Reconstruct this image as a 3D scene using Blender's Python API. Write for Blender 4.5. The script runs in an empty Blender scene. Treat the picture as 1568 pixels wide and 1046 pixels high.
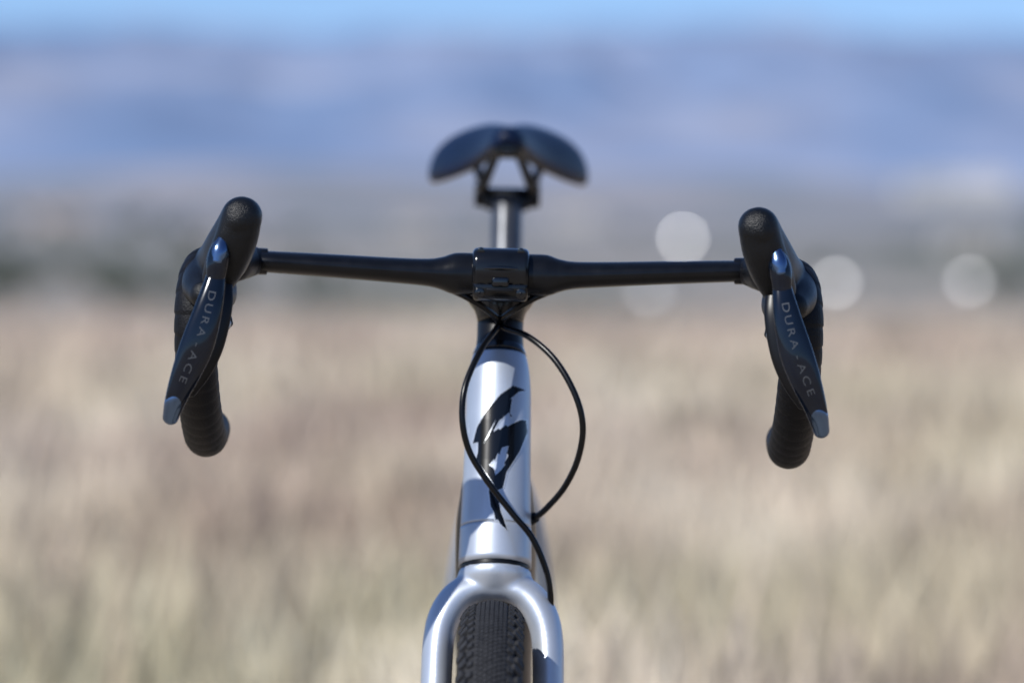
import bpy, bmesh, math, random
import numpy as np
from mathutils import Vector, Matrix, noise, Euler
random.seed(4); rng=np.random.default_rng(7)
S=bpy.context.scene
COL=S.collection
# ------------------------------------------------------------------ helpers
def nodes_of(m):
    m.use_nodes=True
    nt=m.node_tree
    return nt, nt.nodes.get('Principled BSDF')
def mat(name,col,rough=.5,metal=0.,coat=0.,coat_rough=.05,var=0.,vscale=40.,bump=0.,bscale=300.,spec=.5,col2=None):
    m=bpy.data.materials.new(name); nt,b=nodes_of(m)
    b.inputs['Base Color'].default_value=(*col,1); b.inputs['Roughness'].default_value=rough
    b.inputs['Metallic'].default_value=metal; b.inputs['Coat Weight'].default_value=coat
    b.inputs['Coat Roughness'].default_value=coat_rough; b.inputs['Specular IOR Level'].default_value=spec
    tc=nt.nodes.new('ShaderNodeTexCoord')
    if var>0 or col2:
        n=nt.nodes.new('ShaderNodeTexNoise'); n.inputs['Scale'].default_value=vscale; n.inputs['Detail'].default_value=5
        nt.links.new(tc.outputs['Object'],n.inputs['Vector'])
        r=nt.nodes.new('ShaderNodeValToRGB'); r.color_ramp.elements[0].position=.35; r.color_ramp.elements[1].position=.65
        c2=col2 if col2 else tuple(min(1,c*(1+var)) for c in col)
        c1=col if col2 else tuple(c*(1-var) for c in col)
        r.color_ramp.elements[0].color=(*c1,1); r.color_ramp.elements[1].color=(*c2,1)
        nt.links.new(n.outputs['Fac'],r.inputs['Fac']); nt.links.new(r.outputs['Color'],b.inputs['Base Color'])
        mr=nt.nodes.new('ShaderNodeMapRange'); mr.inputs['To Min'].default_value=rough*.85; mr.inputs['To Max'].default_value=min(1,rough*1.2)
        nt.links.new(n.outputs['Fac'],mr.inputs['Value']); nt.links.new(mr.outputs['Result'],b.inputs['Roughness'])
    if bump>0:
        n2=nt.nodes.new('ShaderNodeTexNoise'); n2.inputs['Scale'].default_value=bscale; n2.inputs['Detail'].default_value=4
        nt.links.new(tc.outputs['Object'],n2.inputs['Vector'])
        bp=nt.nodes.new('ShaderNodeBump'); bp.inputs['Strength'].default_value=bump; bp.inputs['Distance'].default_value=.001
        nt.links.new(n2.outputs['Fac'],bp.inputs['Height']); nt.links.new(bp.outputs['Normal'],b.inputs['Normal'])
    return m
def mesh_obj(name,verts,faces,m=None,parent=None,smooth=True):
    me=bpy.data.meshes.new(name); me.from_pydata([tuple(v) for v in verts],[],faces); me.update()
    bm=bmesh.new(); bm.from_mesh(me); bmesh.ops.recalc_face_normals(bm,faces=bm.faces); bm.to_mesh(me); bm.free()
    if smooth: me.polygons.foreach_set('use_smooth',[True]*len(me.polygons))
    ob=bpy.data.objects.new(name,me); COL.objects.link(ob)
    if m: me.materials.append(m)
    if parent: ob.parent=parent
    return ob
def catmull(P,res):
    P=[np.array(p,float) for p in P]; out=[]
    n=len(P)
    for i in range(n-1):
        p0=P[i-1] if i>0 else 2*P[0]-P[1]; p1=P[i]; p2=P[i+1]; p3=P[i+2] if i+2<n else 2*P[-1]-P[-2]
        for k in range(res):
            t=k/res
            out.append(.5*((2*p1)+(-p0+p2)*t+(2*p0-5*p1+4*p2-p3)*t*t+(-p0+3*p1-3*p2+p3)*t**3))
    out.append(P[-1]); return out
def sweep_geo(pts,ab,segs=20,ref=None,res=6,cap=(1,1),power=2.,rmod=None):
    """pts: centre line, ab: half sizes (side, ref axis)"""
    if not hasattr(ab[0],'__len__'): ab=[(a,a) for a in ab]
    D=catmull([list(p)+list(a) for p,a in zip(pts,ab)],res)
    C=[Vector(d[:3]) for d in D]; AB=[(d[3],d[4]) for d in D]
    T=[]
    for i in range(len(C)):
        T.append((C[min(i+1,len(C)-1)]-C[max(i-1,0)]).normalized())
    N=[]
    if ref is None:
        r=Vector((0,0,1)) if abs(T[0].z)<.8 else Vector((1,0,0))
        n=(r-T[0]*r.dot(T[0])).normalized()
        for t in T:
            n=(n-t*n.dot(t)).normalized(); N.append(n.copy())
    else:
        r=Vector(ref)
        for t in T: N.append((r-t*r.dot(t)).normalized())
    rings=[]; L=0
    for i in range(len(C)):
        if i: L+=(C[i]-C[i-1]).length
        a,b=AB[i]
        if rmod: k=rmod(L); a*=k;b*=k
        rings.append((C[i],a,b,T[i],N[i]))
    if cap[0]:
        c,a,b,t,n=rings[0]; rc=min(a,b)*cap[0]
        rings=[(c-t*rc*math.sin(q),a*math.cos(q),b*math.cos(q),t,n) for q in [math.radians(x) for x in (85,70,52,35,18)]]+rings
    if cap[1]:
        c,a,b,t,n=rings[-1]; rc=min(a,b)*cap[1]
        rings=rings+[(c+t*rc*math.sin(q),a*math.cos(q),b*math.cos(q),t,n) for q in [math.radians(x) for x in (18,35,52,70,85)]]
    V=[];F=[]
    for c,a,b,t,n in rings:
        s=t.cross(n)
        for j in range(segs):
            q=2*math.pi*j/segs; cx=math.cos(q); sy=math.sin(q)
            cx=math.copysign(abs(cx)**(2/power),cx); sy=math.copysign(abs(sy)**(2/power),sy)
            V.append(c+s*a*cx+n*b*sy)
    R=len(rings)
    for i in range(R-1):
        for j in range(segs):
            F.append((i*segs+j,i*segs+(j+1)%segs,(i+1)*segs+(j+1)%segs,(i+1)*segs+j))
    F.append(tuple(range(segs))); F.append(tuple((R-1)*segs+j for j in range(segs)))
    return V,F
def sweep(name,pts,ab,m,parent=None,**k):
    V,F=sweep_geo(pts,ab,**k); return mesh_obj(name,V,F,m,parent)
def merge(geos):
    V=[];F=[]
    for v,f in geos:
        o=len(V); V+=list(v); F+=[tuple(i+o for i in q) for q in f]
    return V,F
def box_geo(c,s,rot=None):
    V=[]
    for x in(-1,1):
        for y in(-1,1):
            for z in(-1,1):
                v=Vector((x*s[0]/2,y*s[1]/2,z*s[2]/2))
                if rot: v=rot@v
                V.append(v+Vector(c))
    return V,[(0,1,3,2),(4,6,7,5),(0,4,5,1),(2,3,7,6),(0,2,6,4),(1,5,7,3)]
def box(name,c,s,m,parent,bev=.001,rot=None):
    V,F=box_geo(c,s,rot); o=mesh_obj(name,V,F,m,parent,smooth=False)
    if bev:
        b=o.modifiers.new('b','BEVEL'); b.width=bev; b.segments=3; b.limit_method='NONE'
        o.data.polygons.foreach_set('use_smooth',[True]*6)
    return o
def cyl_geo(p,q,r,segs=20):
    return sweep_geo([p,q],[r,r],segs=segs,res=1,cap=(0,0))
def cyl(name,p,q,r,m,parent,segs=24,bev=.0006):
    V,F=cyl_geo(p,q,r,segs); o=mesh_obj(name,V,F,m,parent)
    b=o.modifiers.new('b','BEVEL'); b.width=bev; b.segments=2; b.limit_method='ANGLE'; b.angle_limit=math.radians(50)
    return o
def voxel(o,size=.0014,it=6,fac=.5):
    r=o.modifiers.new('r','REMESH'); r.mode='VOXEL'; r.voxel_size=size; r.use_smooth_shade=True
    s=o.modifiers.new('s','SMOOTH'); s.factor=fac; s.iterations=it
def empty(name,loc=(0,0,0)):
    e=bpy.data.objects.new(name,None); COL.objects.link(e); e.location=loc; return e
# ------------------------------------------------------------------ materials
PAINT=mat('silver_blue_paint',(.45,.50,.575),.40,metal=.5,coat=.2,coat_rough=.2,var=.05,vscale=26,bump=.05,bscale=2500)
PAINT2=mat('silver_fork_paint',(.49,.53,.59),.40,metal=.55,coat=.2,coat_rough=.22,var=.05,vscale=26,bump=.05,bscale=2500)
SHADEP=mat('shaded_frame_paint',(.012,.013,.016),.4,coat=.3)  # silver frame in shade: the shade is put into this dark colour
BAR=mat('bar_black_anodised',(.004,.0045,.006),.25,var=.2,vscale=90,bump=.05,bscale=1500,spec=.28)
GLOSS=mat('gloss_black',(.003,.004,.006),.12,coat=.5,coat_rough=.04,var=.2,vscale=60,spec=.35)
STEM=mat('stem_satin_black',(.004,.0045,.006),.17,coat=.2,coat_rough=.08,var=.2,vscale=80,spec=.3)
RUB=mat('hood_rubber',(.004,.0045,.0055),.33,var=.25,vscale=60,bump=.6,bscale=1100,spec=.3)
TAPE=mat('bar_tape',(.004,.004,.005),.5,var=.25,vscale=120,bump=.6,bscale=700,spec=.22)
LEV=mat('lever_gloss',(.003,.006,.013),.17,metal=.2,coat=.4,coat_rough=.05,var=.2,vscale=60,spec=.3)
LEVHI=mat('lever_highlight_blue',(.10,.16,.27),.24,metal=1,coat=.6,coat_rough=.12)  # lighter blue metal for the painted highlights on the levers
TEXT=mat('lever_lettering',(.065,.07,.077),.4,metal=.3)
HOSE=mat('hose_black',(.003,.003,.0035),.28,var=.1,spec=.3)
DECAL=mat('decal_black',(.003,.004,.006),.22,coat=.25,spec=.3)
EDGE=mat('decal_silver_edge',(.66,.70,.74),.3,metal=.5)
SADD=mat('saddle_navy',(.003,.009,.030),.42,var=.2,vscale=50,bump=.2,spec=.18)
BLK=mat('satin_black',(.004,.004,.005),.34,spec=.28)
POST=mat('seatpost_metal',(.09,.095,.105),.28,metal=.7,var=.2,vscale=30)
TYRE=mat('tyre_rubber',(.026,.026,.028),.75,var=.3,vscale=200,bump=.5,bscale=900,spec=.3)
STEEL=mat('steel',(.5,.5,.5),.3,metal=1)
# ------------------------------------------------------------------ bicycle
bike=empty('bicycle',(-.0278,0,0)); bike.rotation_euler=(0,.0205,-.004)
# handlebar tops
half=[(0,.0158,.0158,.940),(.018,.0158,.0158,.940),(.032,.0158,.0158,.940),(.038,.0155,.0147,.940),(.045,.015,.0122,.9402),(.056,.0148,.0103,.9406),(.082,.015,.0094,.9418),(.13,.015,.0087,.9442),(.180,.014,.0080,.9463)]
pp=[(-x,0,z) for x,a,b,z in reversed(half[1:])]+[(x,0,z) for x,a,b,z in half]
aa=[(a,b) for x,a,b,z in reversed(half[1:])]+[(a,b) for x,a,b,z in half]
sweep('handlebar',pp,aa,BAR,bike,segs=40,ref=(0,0,1),res=6)
def tape_mod(L):
    f=(L/.0135)%1.0
    return 1-.05*(1-f)**3
for sx,nm in((-1,'left'),(1,'right')):
    X=lambda x,y,z:(sx*x,y,z)
    cyl('bar_collar_'+nm,X(.176,0,.9462),X(.1835,-.001,.9464),.0100,BAR,bike)
    cyl('bar_collar_ring_'+nm,X(.1842,-.001,.9464),X(.1858,-.002,.9464),.0108,GLOSS,bike)
    sweep('hood_clamp_'+nm,[X(.1875,-.002,.9464),X(.192,-.010,.946),X(.199,-.030,.945)],[.0110,.0128,.0145],RUB,bike,segs=28,cap=(.3,1))
    dp=[X(.190,-.008,.946),X(.206,-.040,.944),X(.2175,-.080,.940),X(.2205,-.100,.923),X(.2212,-.104,.898),X(.2208,-.092,.869),X(.2205,-.055,.838),X(.2200,-.005,.8160),X(.2210,.035,.8145),X(.2225,.075,.8165)]
    sweep('drop_tape_'+nm,dp,[.0125,.0145,.0155,.0160,.0158,.0156,.0158,.0162,.0162,.0160],TAPE,bike,segs=32,res=22,rmod=tape_mod)
    cyl('bar_plug_'+nm,X(.2228,.088,.8170),X(.2230,.096,.8172),.013,BLK,bike)
    # hood: union of swept bodies
    g=[sweep_geo([X(.212,-.074,.941),X(.205,-.108,.944),X(.197,-.140,.952),X(.189,-.163,.966),X(.1845,-.177,.977)],[(.0150,.0165),(.0158,.0185),(.0165,.0200),(.0158,.0175),(.0144,.0150)],segs=28,ref=(0,0,1),power=2.3),
       sweep_geo([X(.1840,-.177,.9785),X(.1885,-.173,.962),X(.1955,-.164,.946),X(.201,-.154,.934)],[(.0146,.0140),(.0150,.0130),(.0148,.0120),(.0125,.011)],segs=28,ref=(0,-1,0),power=2.4),
       sweep_geo([X(.2165,-.085,.938),X(.2165,-.115,.928),X(.213,-.138,.922)],[.0150,.0145,.011],segs=24),
       sweep_geo([X(.207,-.10,.93),X(.203,-.125,.922),X(.202,-.145,.922)],[.0145,.0130,.010],segs=24)]
    V,F=merge(g); h=mesh_obj('brake_hood_'+nm,V,F,RUB,bike); voxel(h,.0012,5,.5)
    # lever
    lp=[X(.2000,-.172,.952),X(.2015,-.180,.936),X(.2055,-.187,.914),X(.2120,-.190,.890),X(.2190,-.189,.871),X(.2265,-.186,.852),X(.2305,-.182,.839),X(.2320,-.180,.834)]
    lw=[(.0060,.005),(.0070,.0055),(.0098,.0050),(.0118,.0048),(.0110,.0048),(.0084,.0048),(.0064,.0048),(.0055,.0045)]
    sweep('brake_lever_'+nm,lp,lw,LEV,bike,segs=36,ref=(0,-1,0),res=8,power=2.4)
    sweep('lever_tip_highlight_'+nm,[X(.2250,-.1840,.8560),X(.2266,-.1845,.8515),X(.2290,-.1838,.8450),X(.2320,-.1805,.8340)],[(.0060,.0030),(.0076,.0054),(.0074,.0060),(.0058,.0052)],LEVHI,bike,segs=28,ref=(0,-1,0),res=6,cap=(1,1))  # overlay that paints the highlight on the blade end, not a separate part
    sweep('lever_pivot_cap_'+nm,[X(.1955,-.175,.963),X(.1985,-.179,.954),X(.2005,-.1815,.945),X(.2018,-.183,.934)],[(.0045,.005),(.0075,.0075),(.0080,.0070),(.0066,.004)],LEV,bike,segs=28,ref=(0,-1,0))
    sweep('pivot_highlight_'+nm,[X(.1968,-.1815,.9615),X(.1988,-.1845,.9540),X(.2003,-.1862,.9460)],[(.0040,.0025),(.0056,.0034),(.0042,.0024)],LEVHI,bike,segs=24,ref=(0,-1,0))  # added bright piece, paints the sun highlight on the pivot cap
    # shift paddle behind blade
    sweep('shift_paddle_'+nm,[X(.1985,-.160,.936),X(.2000,-.168,.915),X(.2065,-.172,.888),X(.2135,-.172,.868),X(.220,-.170,.852)],[(.007,.004),(.0100,.004),(.0115,.0035),(.0095,.0035),(.005,.003)],BLK,bike,segs=24,ref=(0,-1,0))
    sweep('reach_screw_'+nm,[X(.2045,-.112,.905),X(.1985,-.114,.905),X(.1962,-.113,.901)],[.0032,.0038,.0030],BLK,bike,segs=16)
    tor=[X(.1980+.0030*math.cos(q),-.118,.9005+.0038*math.sin(q)) for q in [i*math.pi/4 for i in range(8)]]
    sweep('screw_clip_'+nm,tor,[.0009]*8,STEEL,bike,segs=8,res=3)
    # lettering on blade
    D=catmull([list(p)+list(a) for p,a in zip(lp,lw)],30); HB=[d[4] for d in D]; D=[Vector(d[:3]) for d in D]
    L=[0]
    for i in range(1,len(D)): L.append(L[-1]+(D[i]-D[i-1]).length)
    txt='DURA-ACE'; s0=.0350; st=.0087
    for i,ch in enumerate(txt):
        s=s0+i*st
        k=min(range(len(L)),key=lambda j:abs(L[j]-s))
        t=(D[k+1]-D[k-1]).normalized(); n=Vector((0,-1,0)); n=(n-t*n.dot(t)).normalized()
        up=n.cross(t)
        if up.x<0: up=-up
        n2=t.cross(up)
        cu=bpy.data.curves.new('letter','FONT'); cu.body=ch; cu.size=.0090; cu.align_x='CENTER'; cu.align_y='CENTER'; cu.extrude=.00008; cu.offset=-.00005
        cu.materials.append(TEXT)
        o=bpy.data.objects.new('lever_letter_%s_%d'%(nm,i+1),cu); COL.objects.link(o); o.parent=bike
        M=Matrix((t*1.2,up*.85,n2)).transposed().to_4x4(); M.translation=D[k]+n*(HB[k]+.00004)
        o.matrix_local=M
# stem faceplate
def squircle_prism(name,cy,cz,ry,rz,x0,x1,p,m,bev):
    V=[];F=[];n=40
    for x in(x0,x1):
        for j in range(n):
            q=2*math.pi*j/n; c=math.cos(q); s=math.sin(q)
            V.append((x,cy+ry*math.copysign(abs(c)**(2/p),c),cz+rz*math.copysign(abs(s)**(2/p),s)))
    for j in range(n): F.append((j,(j+1)%n,n+(j+1)%n,n+j))
    F.append(tuple(range(n))); F.append(tuple(range(n,2*n)))
    o=mesh_obj(name,V,F,m,bike); b=o.modifiers.new('b','BEVEL'); b.width=bev; b.segments=4; b.limit_method='ANGLE'; b.angle_limit=math.radians(50)
    return o
squircle_prism('stem_faceplate',-.001,.9435,.0205,.0165,-.0213,.0213,2.8,STEM,.004)
squircle_prism('stem_lower_clamp',.000,.9300,.0190,.0105,-.0208,.0208,2.6,STEM,.003)
sweep('stem_body',[(0,.014,.9405),(0,.05,.940),(0,.09,.938)],[(.018,.0185),(.017,.018),(.0185,.018)],STEM,bike,segs=32,ref=(0,0,1),power=2.8)
sweep('faceplate_lip',[(-.0165,-.0195,.9445),(0,-.0212,.9450),(.0165,-.0195,.9445)],[.0016,.0018,.0016],GLOSS,bike,segs=12)
box('faceplate_badge',(0,-.0195,.9345),(.013,.006,.0075),GLOSS,bike,.0018)
box('faceplate_slot',(0,-.0215,.9285),(.020,.003,.0022),BLK,bike,.0006)
for sx in(-1,1):
    q='a' if sx<0 else 'b'
    cyl('stem_bolt_'+q,(sx*.0155,-.0125,.9265),(sx*.0155,-.0215,.9262),.0038,GLOSS,bike)
    cyl('stem_bolt_socket_'+q,(sx*.0155,-.0205,.9262),(sx*.0155,-.0219,.9262),.0014,BLK,bike,segs=6)
    cyl('stem_bolt_top_'+q,(sx*.0150,-.0125,.9575),(sx*.0150,-.0165,.9572),.0030,GLOSS,bike)
    sweep('bar_hose_'+q,[(sx*.040,.004,.929),(sx*.027,.000,.9235),(sx*.014,.004,.9160),(sx*.004,.020,.9085),(0,.045,.903)],[.0026]*5,HOSE,bike,segs=14)
sweep('stem_cover',[(0,.076,.930),(0,.075,.921),(0,.072,.912),(0,.070,.904)],[(.0290,.03),(.0265,.028),(.0205,.024),(.0178,.021)],STEM,bike,segs=36,ref=(0,-1,0),cap=(0,0))
sweep('headset_spacers',[(0,.079,.906),(0,.074,.890),(0,.071,.880)],[(.0178,.019),(.0178,.019),(.0190,.0205)],BLK,bike,segs=36,ref=(0,-1,0),cap=(0,0))
sweep('headset_cap',[(0,.0735,.8815),(0,.0715,.8785),(0,.0705,.8765)],[(.0185,.020),(.0203,.0215),(.0206,.0218)],GLOSS,bike,segs=40,ref=(0,-1,0),cap=(0,0),res=3)
# head tube
HT=[(.8765,.0205),(.872,.0218),(.862,.0236),(.848,.0247),(.830,.0251),(.800,.0255),(.770,.0262),(.748,.0270),(.7470,.0270)]
axis_y=lambda z:.020+(z-.7166)*.3125
ht_r=lambda z: np.interp(z,[h[0] for h in reversed(HT)],[h[1] for h in reversed(HT)])
sweep('head_tube',[(0,axis_y(z),z) for z,r in HT],[(r,r*1.08) for z,r in HT],PAINT,bike,segs=64,ref=(0,-1,0),cap=(0,0),res=4,power=2.15)
sweep('head_tube_lower_cup',[(0,axis_y(z),z) for z in(.7464,.735,.7185)],[(.0271,.0292),(.0275,.0296),(.0278,.0298)],PAINT2,bike,segs=64,ref=(0,-1,0),cap=(0,0),res=4,power=2.1)
sweep('crown_seal',[(0,axis_y(z),z) for z in(.7182,.7165,.715)],[(.0268,.0288)]*3,BLK,bike,segs=48,ref=(0,-1,0),cap=(0,0),res=2)
# head badge decal (x, z in metres on the head-tube face)
P1=[(.0225,.8570),(.0115,.8562),(.0015,.8490),(-.0085,.8370),(-.0160,.8235),(-.0190,.8110),(-.0150,.8125),(-.0148,.8030),(-.0085,.8160),(-.0040,.8255),(.0015,.8350),(.0090,.8455),(.0155,.8510),(.0225,.8520)]
P2=[(-.0148,.8050),(-.0070,.8175),(.0010,.8350),(.0060,.8440),(.0105,.8460),(.0090,.8350),(.0125,.8300),(.0215,.8295),(.0225,.8200),(.0170,.8060),(.0075,.7910),(.0050,.7790),(.0005,.7770),(-.0035,.7840),(-.0100,.7920),(-.0160,.8000)]
HOLE1=[(-.0035,.8205),(.0005,.8235),(.0015,.8225),(.0060,.8262),(.0075,.8250),(.0150,.8290),(.0225,.8310),(.0140,.8330),(.0095,.8320),(.0085,.8355),(.0010,.8290)]
HOLE2=[(-.0060,.7960),(-.0020,.8005),(-.0015,.7990),(.0005,.8050),(.0020,.8035),(.0035,.8090),(.0085,.8105),(.0072,.8050),(.0085,.8030),(.0055,.7980),(.0060,.7960),(.0030,.7920),(-.0010,.7885),(-.0020,.7930)]
P3=[(-.0060,.7850),(.0000,.7780),(.0020,.7700),(.0035,.7620),(.0060,.7560),(.0090,.7475),(.0040,.7520),(.0010,.7560),(-.0000,.7545),(-.0015,.7610),(-.0040,.7650),(-.0055,.7750)]
def inside(P,x,z):
    c=False;n=len(P);j=n-1
    for i in range(n):
        if (P[i][1]>z)!=(P[j][1]>z) and x<(P[j][0]-P[i][0])*(z-P[i][1])/(P[j][1]-P[i][1])+P[i][0]: c=not c
        j=i
    return c
st=.0004
I0,I1,J0,J1=-56,56,6,290
M_=np.zeros((I1-I0,J1-J0),bool)
for i in range(I0,I1):
    for j in range(J0,J1):
        x=(i+.5)*st; z=.745+(j+.5)*st
        M_[i-I0,j-J0]=(inside(P1,x,z) or inside(P2,x,z) or inside(P3,x,z)) and not inside(HOLE1,x,z) and not inside(HOLE2,x,z)
G_=M_.copy()
for a in(-2,-1,0,1,2):
    for b_ in(-2,-1,0,1,2):
        if a*a+b_*b_<=4: G_|=np.roll(np.roll(M_,a,0),b_,1)
def decal(name,mask,m,off):
    V=[];F=[];idx={}
    def vid(i,j):
        if (i,j) in idx: return idx[(i,j)]
        x=i*st; z=.745+j*st; r=float(ht_r(z))
        f=max(0,1-abs(x/r)**2.15)**(1/2.15)
        V.append((x,axis_y(z)-r*1.08*1.052*f-off,z)); idx[(i,j)]=len(V)-1; return idx[(i,j)]
    for i in range(I0,I1):
        for j in range(J0,J1):
            if mask[i-I0,j-J0]: F.append((vid(i,j),vid(i+1,j),vid(i+1,j+1),vid(i,j+1)))
    mesh_obj(name,V,F,m,bike)
decal('head_tube_logo_edge',G_&~M_,EDGE,.0005)
decal('head_tube_logo',M_,DECAL,.0006)
# fork
g=[]
for sx in(-1,1):
    g.append(sweep_geo([(-sx*.004,.014,.7040),(sx*.012,.013,.7035),(sx*.0265,.010,.6965),(sx*.0365,.004,.6825),(sx*.0412,-.004,.662),(sx*.0425,-.020,.62),(sx*.046,-.06,.53),(sx*.051,-.115,.42),(sx*.053,-.150,.355)],
      [(.0112,.019),(.0115,.019),(.0125,.019),(.0125,.019),(.0120,.018),(.0118,.017),(.011,.015),(.009,.012),(.007,.010)],segs=28,ref=(0,-1,0),cap=(.5,1)))
g.append(sweep_geo([(0,.0195,.7150),(0,.017,.708),(0,.014,.699)],[(.0276,.0290),(.0280,.0285),(.024,.022)],segs=48,ref=(0,-1,0),cap=(0,0)))
V,F=merge(g); fk=mesh_obj('fork',V,F,PAINT2,bike); voxel(fk,.0016,9,.5)
# hoses
sweep('front_brake_hose',[(0,.045,.905),(-.003,.028,.8985),(-.0135,.008,.8835),(-.0245,-.010,.857),(-.0265,-.016,.832),(-.021,-.014,.808),(-.0075,-.012,.786),(.0125,-.010,.761),(.0277,-.008,.743),(.0385,-.006,.7195),(.0425,-.004,.700),(.0428,.002,.686)],[.0024]*12,HOSE,bike,segs=14,res=10)
sweep('rear_brake_hose',[(0,.048,.905),(.004,.030,.8995),(.022,.010,.8935),(.042,-.005,.877),(.0575,-.015,.852),(.0640,-.015,.828),(.0610,-.008,.803),(.0515,.004,.781),(.0385,.020,.764),(.0300,.036,.7555),(.0255,.046,.752)],[.0024]*11,HOSE,bike,segs=14,res=10)
cyl('hose_port',(.0225,.047,.750),(.0300,.0365,.7560),.0042,BLK,bike)
# frame
BB=(0,.455,.272)
sweep('top_tube',[(0,.075,.850),(0,.20,.846),(0,.45,.832),(0,.60,.822)],[(.022,.020),(.019,.017),(.016,.014),(.014,.013)],PAINT,bike,segs=28,ref=(0,0,1))
sweep('down_tube',[(0,.055,.775),(0,.075,.735),(0,.16,.63),(0,.32,.42),(0,.445,.285)],[(.0275,.026),(.0312,.028),(.030,.028),(.030,.028),(.032,.028)],SHADEP,bike,segs=32,ref=(0,-.6,-.6))  # shade baked into the tube colour
sweep('seat_tube',[BB,(0,.56,.62),(0,.623,.845)],[.018,.017,.0165],PAINT,bike)
sweep('seatpost',[(0,.619,.83),(0,.660,.92),(0,.700,1.002)],[(.0142,.0142)]*3,POST,bike,segs=32)
cyl('seat_collar',(0,.620,.838),(0,.626,.852),.0185,BLK,bike)
for sx,nm in((-1,'left'),(1,'right')):
    sweep('chainstay_'+nm,[(sx*.03,.47,.275),(sx*.036,.55,.283),(sx*.055,.70,.31),(sx*.066,.872,.352)],[(.012,.014),(.010,.012),(.009,.010),(.008,.010)],PAINT,bike)
    sweep('seatstay_'+nm,[(sx*.012,.600,.765),(sx*.034,.66,.70),(sx*.055,.77,.53),(sx*.066,.875,.358)],[.009,.008,.0075,.008],PAINT,bike)
    a=1 if sx>0 else -1
    cr=Vector((sx*.068,.455,.272)); en=cr+Vector((sx*.012,-.1*a*.9,-.135*a))
    sweep('crank_arm_'+nm,[cr,cr.lerp(en,.5),en],[(.014,.007),(.012,.006),(.012,.006)],BLK,bike,ref=(1,0,0))
    box('pedal_'+nm,en+Vector((sx*.05,0,0)),(.085,.07,.018),BLK,bike,.004)
    cyl('pedal_axle_'+nm,en,en+Vector((sx*.05,0,0)),.006,STEEL,bike)
cyl('bottom_bracket',(-.066,.455,.272),(.066,.455,.272),.022,BLK,bike)
def ring(name,cx,cy,cz,R,ra,rx,m,n=96,segs=16):
    V=[];F=[]
    for i in range(n):
        q=2*math.pi*i/n
        for j in range(segs):
            p=2*math.pi*j/segs; rr=R+ra*math.cos(p)
            V.append((cx+rx*math.sin(p),cy+rr*math.cos(q),cz+rr*math.sin(q)))
    for i in range(n):
        for j in range(segs):
            F.append((i*segs+j,i*segs+(j+1)%segs,((i+1)%n)*segs+(j+1)%segs,((i+1)%n)*segs+j))
    return mesh_obj(name,V,F,m,bike)
def wheel(pre,cy):
    cz=.353; r=.0225; R=.353-r-.001
    ring(pre+'_tyre',0,cy,cz,R,r,r,TYRE,n=180,segs=36)
    g=[]
    def blk(phi,psi,sl,sw,h):
        rad=Vector((0,math.cos(phi),math.sin(phi))); ax=Vector((1,0,0))
        n=rad*math.cos(psi)+ax*math.sin(psi); t=Vector((0,-math.sin(phi),math.cos(phi))); w=n.cross(t)
        c=Vector((0,cy,cz))+rad*R+n*(r+h*.3)
        return box_geo(c,(sl,sw,h),Matrix((t,w,n)).transposed())
    N=150
    for i in range(N):
        for s in(-1,1):
            ph=2*math.pi*(i+(.25 if s>0 else -.25))/N
            g.append(blk(ph,s*math.radians(50 if i%2 else 57),.0080,.0075,.0035))
            g.append(blk(ph+math.pi/N,s*math.radians(36),.0062,.0042,.0026))
    N2=330
    for i in range(N2):
        for j,a in enumerate((-24,-16,-8,0,8,16,24)):
            g.append(blk(2*math.pi*(i+(.5 if j%2 else 0))/N2,math.radians(a),.0046,.0024,.0010))
    V,F=merge(g); mesh_obj(pre+'_tread',V,F,TYRE,bike,smooth=False)
    ring(pre+'_rim',0,cy,cz,.300,.016,.012,BLK,n=96)
    cyl(pre+'_hub',(-.045,cy,cz),(.045,cy,cz),.018,BLK,bike)
    sp=[]
    for i in range(24):
        q=2*math.pi*i/24; s=1 if i%2 else -1
        sp.append(cyl_geo((s*.03,cy+.02*math.cos(q+.5),cz+.02*math.sin(q+.5)),(0,cy+.29*math.cos(q),cz+.29*math.sin(q)),.001,6))
    V,F=merge(sp); mesh_obj(pre+'_spokes',V,F,BLK,bike)
    cyl(pre+'_disc_rotor',(-.036,cy,cz),(-.0345,cy,cz),.07,STEEL,bike,segs=48,bev=.0002)
wheel('front_wheel',-.156); wheel('rear_wheel',.875)
cyl('chainring',(.046,.455,.272),(.049,.455,.272),.085,BLK,bike,segs=60)
for k in range(6):
    cyl('cassette_cog_%d'%(k+1),(.024+.004*k,.875,.353),(.026+.004*k,.875,.353),.068-.008*k,STEEL,bike,segs=40,bev=.0002)
sweep('chain',[(.047,.455,.355),(.04,.66,.385),(.034,.875,.405)],[(.004,.003)]*3,STEEL,bike)
sweep('chain_return',[(.047,.455,.189),(.04,.66,.22),(.034,.875,.27)],[(.004,.003)]*3,STEEL,bike)
sweep('rear_derailleur',[(.04,.878,.33),(.045,.885,.29),(.038,.87,.22)],[(.010,.008),(.010,.008),(.007,.006)],BLK,bike)
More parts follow.
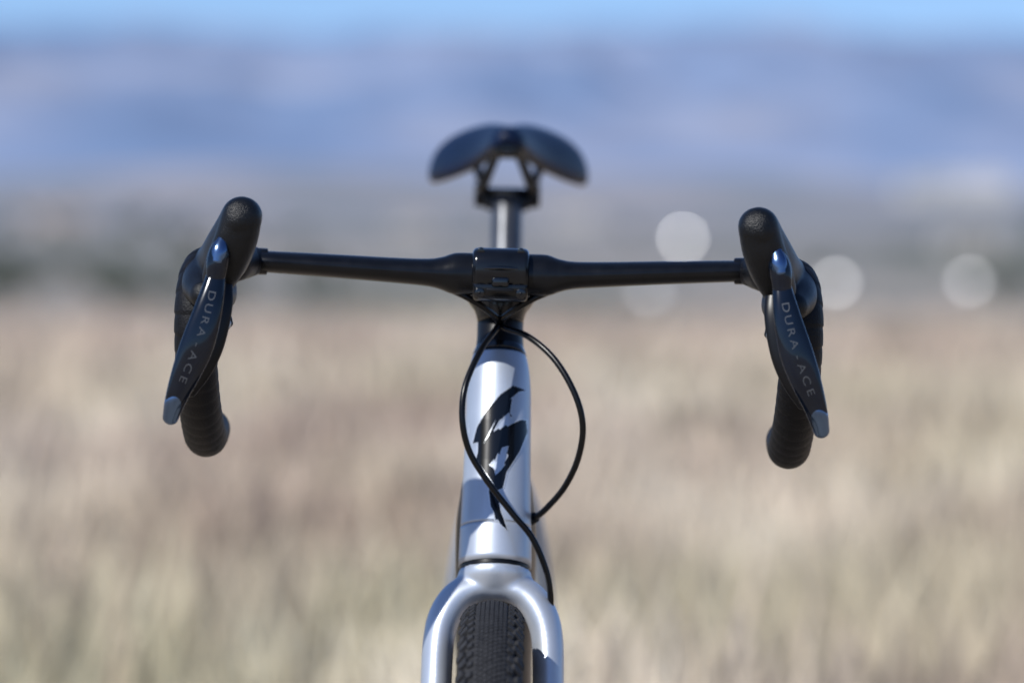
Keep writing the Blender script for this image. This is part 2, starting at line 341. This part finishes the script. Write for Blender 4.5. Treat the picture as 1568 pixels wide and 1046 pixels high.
# saddle
SY=[.600,.606,.625,.66,.70,.74,.78,.815,.84,.858,.866]
SW=[.008,.014,.0185,.0225,.031,.046,.064,.0750,.0775,.070,.055]
ST=[1.0640,1.0690,1.0715,1.0730,1.0750,1.0770,1.0790,1.0800,1.0795,1.0760,1.0700]
SE=[1.0540,1.0500,1.0470,1.0430,1.0370,1.0300,1.0235,1.0215,1.0225,1.0280,1.0370]
V=[];F=[];n=29
for y,w,t,e in zip(SY,SW,ST,SE):
    for j in range(n):
        q=-math.pi/2+math.pi*j/(n-1)
        c=max(0,math.cos(q))**.74
        dip=.004*math.exp(-(math.sin(q)*w/.009)**2)*(1 if .64<y<.85 else 0)
        V.append((w*math.sin(q),y,e+(t-e)*c-dip))
for i in range(len(SY)-1):
    for j in range(n-1): F.append((i*n+j,i*n+j+1,(i+1)*n+j+1,(i+1)*n+j))
F.append(tuple(range(n)))
sd=mesh_obj('saddle_shell',V,F,SADD,bike)
so=sd.modifiers.new('s','SOLIDIFY'); so.thickness=.012; so.offset=-1
ss=sd.modifiers.new('ss','SUBSURF'); ss.levels=1; ss.render_levels=1
box('saddle_nose_underside',(0,.635,1.050),(.028,.050,.016),GLOSS,bike,.005)
for sx,nm in((-1,'left'),(1,'right')):
    sweep('saddle_rail_'+nm,[(sx*.007,.625,1.050),(sx*.013,.650,1.040),(sx*.021,.680,1.020),(sx*.022,.70,1.016),(sx*.022,.745,1.016),(sx*.026,.785,1.028),(sx*.033,.835,1.052)],[.0045]*7,BLK,bike,segs=14)
    cyl('clamp_end_'+nm,(sx*.022,.712,1.010),(sx*.030,.712,1.010),.0105,BLK,bike)
cyl('seat_clamp_barrel',(-.024,.712,1.008),(.024,.712,1.008),.0095,BLK,bike)
box('seat_clamp_yoke',(0,.708,1.0025),(.040,.030,.013),BLK,bike,.004)
# ------------------------------------------------------------------ terrain
TY=[-100,55,120,300,650,1000,2000,3200,4300]; TZ=[0,0,-2.5,-6,-6,6,22,50,85]
def terr(x,y):
    z=float(np.interp(y,TY,TZ))
    a=min(1,max(0,(y-40)/800)); 
    z+=a*3.0*noise.noise(Vector((x/160,y/240,.3)))+ (max(0,y-1800)/2400)*22*noise.noise(Vector((x/420,y/700,5.1)))
    return z
def grid(name,ys,wf,m,zf,nx=121):
    V=[];F=[]
    for y in ys:
        w=wf(y)
        for i in range(nx):
            t=2*i/(nx-1)-1; x=w*(.35*t+.65*t**3)
            V.append((x,y,zf(x,y)))
    for r in range(len(ys)-1):
        for i in range(nx-1): F.append((r*nx+i,r*nx+i+1,(r+1)*nx+i+1,(r+1)*nx+i))
    return mesh_obj(name,V,F,m)
def land_mat(name,stops,scale,detail=6,rough=.95,stretch=(1,1,1)):
    m=bpy.data.materials.new(name); nt,b=nodes_of(m)
    g=nt.nodes.new('ShaderNodeNewGeometry'); mp=nt.nodes.new('ShaderNodeMapping'); mp.inputs['Scale'].default_value=stretch
    n=nt.nodes.new('ShaderNodeTexNoise'); n.inputs['Scale'].default_value=scale; n.inputs['Detail'].default_value=detail
    r=nt.nodes.new('ShaderNodeValToRGB')
    while len(r.color_ramp.elements)<len(stops): r.color_ramp.elements.new(.5)
    for e,(p,c) in zip(r.color_ramp.elements,stops): e.position=p; e.color=(*c,1)
    nt.links.new(g.outputs['Position'],mp.inputs['Vector']); nt.links.new(mp.outputs['Vector'],n.inputs['Vector'])
    nt.links.new(n.outputs['Fac'],r.inputs['Fac']); nt.links.new(r.outputs['Color'],b.inputs['Base Color'])
    b.inputs['Roughness'].default_value=rough; b.inputs['Specular IOR Level'].default_value=.1
    return m
ys=list(np.concatenate([np.linspace(-90,60,24),np.geomspace(66,4300,90)]))
gm=bpy.data.materials.new('ground_soil'); nt,b=nodes_of(gm)
geo=nt.nodes.new('ShaderNodeNewGeometry'); sep=nt.nodes.new('ShaderNodeSeparateXYZ'); nt.links.new(geo.outputs['Position'],sep.inputs[0])
def nz(scale,stops,st=(1,1,1)):
    mp=nt.nodes.new('ShaderNodeMapping'); mp.inputs['Scale'].default_value=st
    n=nt.nodes.new('ShaderNodeTexNoise'); n.inputs['Scale'].default_value=scale; n.inputs['Detail'].default_value=5
    r=nt.nodes.new('ShaderNodeValToRGB')
    while len(r.color_ramp.elements)<len(stops): r.color_ramp.elements.new(.5)
    for e,(p,c) in zip(r.color_ramp.elements,stops): e.position=p; e.color=(*c,1)
    nt.links.new(geo.outputs['Position'],mp.inputs[0]); nt.links.new(mp.outputs[0],n.inputs['Vector']); nt.links.new(n.outputs['Fac'],r.inputs['Fac']); return r.outputs['Color']
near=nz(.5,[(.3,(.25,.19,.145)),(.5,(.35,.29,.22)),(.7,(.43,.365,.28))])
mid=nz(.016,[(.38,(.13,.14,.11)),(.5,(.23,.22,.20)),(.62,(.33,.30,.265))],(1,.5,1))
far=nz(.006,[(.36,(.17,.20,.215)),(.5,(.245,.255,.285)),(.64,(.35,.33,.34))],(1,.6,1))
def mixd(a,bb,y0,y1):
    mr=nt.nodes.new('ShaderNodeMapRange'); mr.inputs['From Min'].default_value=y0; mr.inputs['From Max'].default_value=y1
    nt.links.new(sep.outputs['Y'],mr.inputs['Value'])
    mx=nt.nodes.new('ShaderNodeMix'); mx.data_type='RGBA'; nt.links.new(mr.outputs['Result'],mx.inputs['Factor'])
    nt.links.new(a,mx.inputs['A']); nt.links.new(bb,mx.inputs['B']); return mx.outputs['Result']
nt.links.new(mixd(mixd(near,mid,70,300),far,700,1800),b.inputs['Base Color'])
b.inputs['Roughness'].default_value=.95; b.inputs['Specular IOR Level'].default_value=.1
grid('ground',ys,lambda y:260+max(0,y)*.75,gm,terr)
# mountains
def mz(x,y):
    t=(y-4000)/3000.
    ridge=noise.fractal(Vector((x/600,y/1000,2.2)),.75,2.1,6)
    top=368+20*noise.noise(Vector((x/450,3.3,0)))+14*noise.noise(Vector((x/170,7.3,0)))
    z=85+(top-85)*max(0,min(1,t))**.9+75*ridge*math.sin(math.pi*min(1,max(0,t)))
    if y<4050: z=60
    if t>1: z=top-(t-1)*300
    return z
mm=land_mat('mountain_hazy_rock',[(.36,(.165,.235,.37)),(.46,(.195,.26,.395)),(.55,(.24,.29,.41)),(.66,(.31,.335,.42))],.0032,stretch=(1,.35,1.4))  # blue tones put distance haze into the surface colour
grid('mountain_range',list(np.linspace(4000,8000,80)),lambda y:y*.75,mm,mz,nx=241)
# ------------------------------------------------------------------ grass (one mesh)
N=130000
u=rng.random(N); y=1.5+ (86.)*u**1.45
w=2.2+.17*(y+3.3); x=(rng.random(N)*2-1)*w
def fld(sx_,sy_,o): return np.array([noise.noise(Vector((a*sx_+o,b_*sy_,o))) for a,b_ in zip(x,y)])
cl=fld(1.7,1.3,0); cb=fld(.35,.16,4); cg=fld(.22,.10,8); cm=fld(.8,.34,15); ck=fld(1.7,.6,22)
keep=(cl>-.32)|(rng.random(N)<.35)
x=x[keep];y=y[keep];cl=cl[keep];cb=cb[keep];cg=cg[keep];cm=cm[keep];ck=ck[keep];N=len(x)
h=(.16+.15*rng.random(N)+.20*np.clip(cl,0,1)+.12*np.clip(ck,0,1))*np.where(rng.random(N)<.08,1.35,1)
h*=np.clip((y-0.5)/4,.25,1)*np.interp(y,[40,88],[1,.5])
wd=(.0035+.0009*y)*(.6+.8*rng.random(N)); wd=np.minimum(wd,.035)
ang=rng.random(N)*np.pi; lx=(rng.random(N)-.5)*.7*h; ly=(rng.random(N)-.5)*.6*h
z0=np.array([terr(a,b_) for a,b_ in zip(x,y)])
cx=np.cos(ang)*wd; cy=np.sin(ang)*wd
V=np.zeros((N,5,3))
V[:,0]=np.stack([x-cx,y-cy,z0-.01],1);V[:,1]=np.stack([x+cx,y+cy,z0-.01],1)
V[:,2]=np.stack([x+lx*.35-cx*.8,y+ly*.35-cy*.8,z0+h*.6],1);V[:,3]=np.stack([x+lx*.35+cx*.8,y+ly*.35+cy*.8,z0+h*.6],1)
V[:,4]=np.stack([x+lx,y+ly,z0+h],1)
base=np.arange(N)*5
T=np.stack([base,base+1,base+3, base,base+3,base+2, base+2,base+3,base+4],1).reshape(-1)
me=bpy.data.meshes.new('dry_grass'); me.vertices.add(N*5); me.vertices.foreach_set('co',V.reshape(-1))
me.loops.add(len(T)); me.loops.foreach_set('vertex_index',T.astype(np.int32)); me.polygons.add(N*3)
me.polygons.foreach_set('loop_start',np.arange(0,N*9,3,dtype=np.int32)); me.polygons.foreach_set('loop_total',np.full(N*3,3,dtype=np.int32)); me.update(calc_edges=True)
straw=np.array([.57,.49,.365]); pink=np.array([.50,.385,.32]); green=np.array([.43,.43,.26]); cream=np.array([.74,.66,.52]); brown=np.array([.27,.195,.15]); grey=np.array([.32,.285,.245])
f=lambda v,a,b_:np.clip((v-a)/(b_-a),0,1)[:,None]
c=straw[None]*np.ones((N,1))
c=c+(pink-c)*f(cb,-.15,.25)*.8
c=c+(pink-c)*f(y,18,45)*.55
c=c+(green-c)*f(cg,.02,.35)*f(-y,-35,-12)*.45
c=c+(cream-c)*f(-cm,.06,.34)*.8
c=c+(brown-c)*f(cm,.14,.45)*.55
c=c+(pink*.85-c)*f(ck,.1,.4)*.5
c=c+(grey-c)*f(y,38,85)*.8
dd=np.exp(-(((x-.80)/.26)**2+((y-15.5)/1.2)**2))[:,None]; c=c+(brown*.55-c)*dd*.95
c*=(.75+.5*rng.random(N))[:,None]
c=np.clip(c,0,.92)
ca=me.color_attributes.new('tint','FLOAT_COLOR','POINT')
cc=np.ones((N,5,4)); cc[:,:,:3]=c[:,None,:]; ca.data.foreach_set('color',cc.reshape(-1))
gmt=bpy.data.materials.new('dry_grass_blades'); nt,b=nodes_of(gmt)
at=nt.nodes.new('ShaderNodeAttribute'); at.attribute_name='tint'; nt.links.new(at.outputs['Color'],b.inputs['Base Color']); b.inputs['Roughness'].default_value=.7; b.inputs['Specular IOR Level'].default_value=.2
me.materials.append(gmt)
go=bpy.data.objects.new('dry_grass',me); COL.objects.link(go)
# ------------------------------------------------------------------ distant trees (one mass)
V=[];F=[];FM=[]
def add_tree(x,y,hh):
    z=terr(x,y)
    v,f_=cyl_geo((x,y,z-.3),(x+.2,y,z+hh*.5),hh*.03,6); o=len(V); V.extend(v); F.extend([tuple(i+o for i in q) for q in f_]); FM.extend([0]*len(f_))
    for b_ in range(7):
        cc=Vector((x+random.gauss(0,.20*hh),y+random.gauss(0,.2*hh),z+hh*random.uniform(.42,.85)))
        rr=hh*random.uniform(.12,.22)
        for k in range(34):
            d=Vector((random.gauss(0,1),random.gauss(0,1),random.gauss(0,.8))).normalized()*rr*random.uniform(.5,1)
            p=cc+d; s=hh*.055
            a=Vector((random.gauss(0,1),random.gauss(0,1),random.gauss(0,1))).normalized()*s; b2=a.orthogonal().normalized()*s
            o=len(V); V.extend([p-a,p+b2,p+a,p-b2]); F.append((o,o+1,o+2,o+3)); FM.append(1)
for i in range(150):
    yy=random.choice([random.uniform(560,760),random.uniform(620,800),random.uniform(850,1500)])
    xx=random.uniform(-.2,.2)*yy if random.random()<.5 else random.uniform(-.13,-.06)*yy
    if abs(xx-.033*yy)<.012*yy and yy<720: continue
    if xx>0 and random.random()<.5: continue
    add_tree(xx,yy,random.uniform(3.5,6.5))
bark=mat('bark',(.10,.08,.06),.9); leafm=mat('tree_foliage',(.068,.085,.055),.8,col2=(.12,.13,.095),vscale=.3)
tr=mesh_obj('trees',V,F,bark,None,smooth=False); tr.data.materials.append(leafm); tr.data.polygons.foreach_set('material_index',FM)
# ------------------------------------------------------------------ houses
WIN=mat('window_glass',(.05,.06,.07),.1)
def house(x,y,w,d,hh,wall,roof,nm='house',pitch=.35):
    e=empty(nm,(x,y,terr(x,y)-.3)); e.rotation_euler=(0,0,random.uniform(-.25,.25))
    wm=mat('house_wall',wall,.85,var=.08,vscale=.6); rm=mat('house_roof',roof,.8,var=.15,vscale=.8)
    V,F=box_geo((0,0,hh/2),(w,d,hh)); mesh_obj('walls',V,F,wm,e,False)
    rh=d*.5*pitch
    o=.4
    mesh_obj('roof',[(-w/2-o,-d/2-o,hh+.01),(w/2+o,-d/2-o,hh+.01),(w/2+o,d/2+o,hh+.01),(-w/2-o,d/2+o,hh+.01),(-w/2-o,0,hh+rh),(w/2+o,0,hh+rh)],[(0,1,5,4),(3,4,5,2),(0,4,3),(1,2,5),(0,3,2,1)],rm,e,False)
    g=[];k=max(2,int(w/4))
    for i in range(k):
        if i==k//2: continue
        g.append(box_geo((-w/2+w*(i+.5)/k,-d/2-.03,hh*.55),(1.3,.1,1.2)))
    V,F=merge(g); mesh_obj('windows',V,F,WIN,e,False)
    V,F=box_geo((-w/2+w*(k//2+.5)/k,-d/2-.03,1.05),(1.,.1,2.1)); mesh_obj('door',V,F,bark,e,False)
for (x_,y_,w_,d_,h_,wc,rc) in [(150,1150,16,10,4,(.45,.41,.36),(.25,.2,.18)),(95,900,14,9,3.5,(.45,.42,.38),(.3,.28,.27)),(-60,930,13,9,3.5,(.42,.39,.37),(.25,.22,.22)),(-130,1250,18,10,4,(.45,.40,.36),(.3,.22,.18)),(20,1350,16,10,4,(.45,.43,.40),(.28,.26,.26)),(205,1400,18,10,5,(.5,.47,.42),(.35,.33,.32)),(115,760,12,8,3.2,(.45,.43,.42),(.3,.3,.3)),(-25,1150,12,8,3.5,(.40,.38,.36),(.3,.25,.22)),(-200,1500,16,10,4,(.42,.38,.35),(.28,.2,.17))]:
    house(x_,y_,w_,d_,h_,wc,rc)
for (x_,y_,w_,k_) in [(222,2350,24,.46),(262,2500,46,.56)]:
    house(x_,y_,w_,20,11,(k_,k_*.96,k_*.92),(k_*.9,k_*.86,k_*.82),'warehouse',.25)
# ------------------------------------------------------------------ added vans, mirror rear panels aimed to throw sun glints
VW=mat('van_paint_white',(.5,.5,.5),.35,coat=.5); TY_=mat('van_tyre',(.03,.03,.03),.8)
def van(x,y,rough):
    MG=mat('sun_glint_mirror',(.84,.84,.86),rough,metal=1.)  # mirror metal in place of glass, added for a bright sun reflection
    e=empty('glint_van',(x,y,terr(x,y))); e.rotation_euler=(0,0,math.radians(-19.3))
    prof=[(-2.4,.45),(-2.45,.95),(-2.05,2.05),(-1.8,2.2),(.7,2.2),(1.2,2.0),(1.75,1.25),(2.5,1.05),(2.6,.5)]
    n=len(prof); V=[(-.95,a,b_) for a,b_ in prof]+[(.95,a,b_) for a,b_ in prof]
    F=[(i,(i+1)%n,n+(i+1)%n,n+i) for i in range(n)]+[tuple(range(n)),tuple(range(n,2*n))]
    o=mesh_obj('body',V,F,VW,e,False); b=o.modifiers.new('b','BEVEL'); b.width=.06; b.segments=2
    a=Vector((0,-2.45,.95)); c=Vector((0,-2.05,2.05)); nrm=Vector((0,-(c-a).z,(c-a).y)).normalized()*.02
    p=a.lerp(c,.12)+nrm; q=a.lerp(c,.92)+nrm
    mesh_obj('rear_reflector',[(-.8,p.y,p.z),(.8,p.y,p.z),(.75,q.y,q.z),(-.75,q.y,q.z)],[(0,1,2,3)],MG,e,False)
    for i,(wx,wy) in enumerate([(-.85,-1.6),(.85,-1.6),(-.85,1.7),(.85,1.7)]):
        V,F=cyl_geo((wx-.12,wy,.36),(wx+.12,wy,.36),.36,20); mesh_obj('wheel_%d'%(i+1),V,F,TY_,e,False)
for p in [(51.8,690,.50),(72.9,690,.55),(21.6,665,.72),(39.8,1000,.39)]: van(*p)
# ------------------------------------------------------------------ light, sky, camera
el=math.radians(40); az=math.radians(222)
sv=Vector((math.sin(az)*math.cos(el),math.cos(az)*math.cos(el),math.sin(el)))
sl=bpy.data.lights.new('sun','SUN'); sl.energy=4.9; sl.angle=math.radians(.53); sl.color=(1,.97,.92)
so=bpy.data.objects.new('sun',sl); COL.objects.link(so); so.rotation_euler=(-sv).to_track_quat('-Z','Y').to_euler(); so.location=(-5,-8,10)
W=bpy.data.worlds.new('World'); S.world=W; W.use_nodes=True; nt=W.node_tree
bg=nt.nodes['Background']; sk=nt.nodes.new('ShaderNodeTexSky'); sk.sky_type='NISHITA'; sk.sun_disc=False
sk.sun_elevation=el; sk.sun_rotation=az; sk.altitude=300; sk.air_density=1.0; sk.dust_density=.2; sk.ozone_density=3
tc=nt.nodes.new('ShaderNodeTexCoord'); va=nt.nodes.new('ShaderNodeVectorMath'); va.operation='ADD'; va.inputs[1].default_value=(0,0,.065)
vn=nt.nodes.new('ShaderNodeVectorMath'); vn.operation='NORMALIZE'
nt.links.new(tc.outputs['Generated'],va.inputs[0]); nt.links.new(va.outputs[0],vn.inputs[0]); nt.links.new(vn.outputs[0],sk.inputs[0])
mx=nt.nodes.new('ShaderNodeMix'); mx.data_type='RGBA'; mx.blend_type='MULTIPLY'; mx.inputs['Factor'].default_value=1
mx.inputs['B'].default_value=(.84,.94,1.16,1)
nt.links.new(sk.outputs[0],mx.inputs['A']); nt.links.new(mx.outputs['Result'],bg.inputs[0]); bg.inputs[1].default_value=.115
cam=bpy.data.cameras.new('camera'); cam.lens=154; cam.sensor_width=36; cam.clip_start=.1; cam.clip_end=20000
co=bpy.data.objects.new('camera',cam); COL.objects.link(co); co.location=(0,-3.3,.95); co.rotation_euler=(math.radians(90-1.05),0,0)
cam.dof.use_dof=True; cam.dof.focus_distance=3.20; cam.dof.aperture_fstop=3.9
S.camera=co
S.view_settings.view_transform='Standard'; S.view_settings.look='None'; S.view_settings.exposure=0
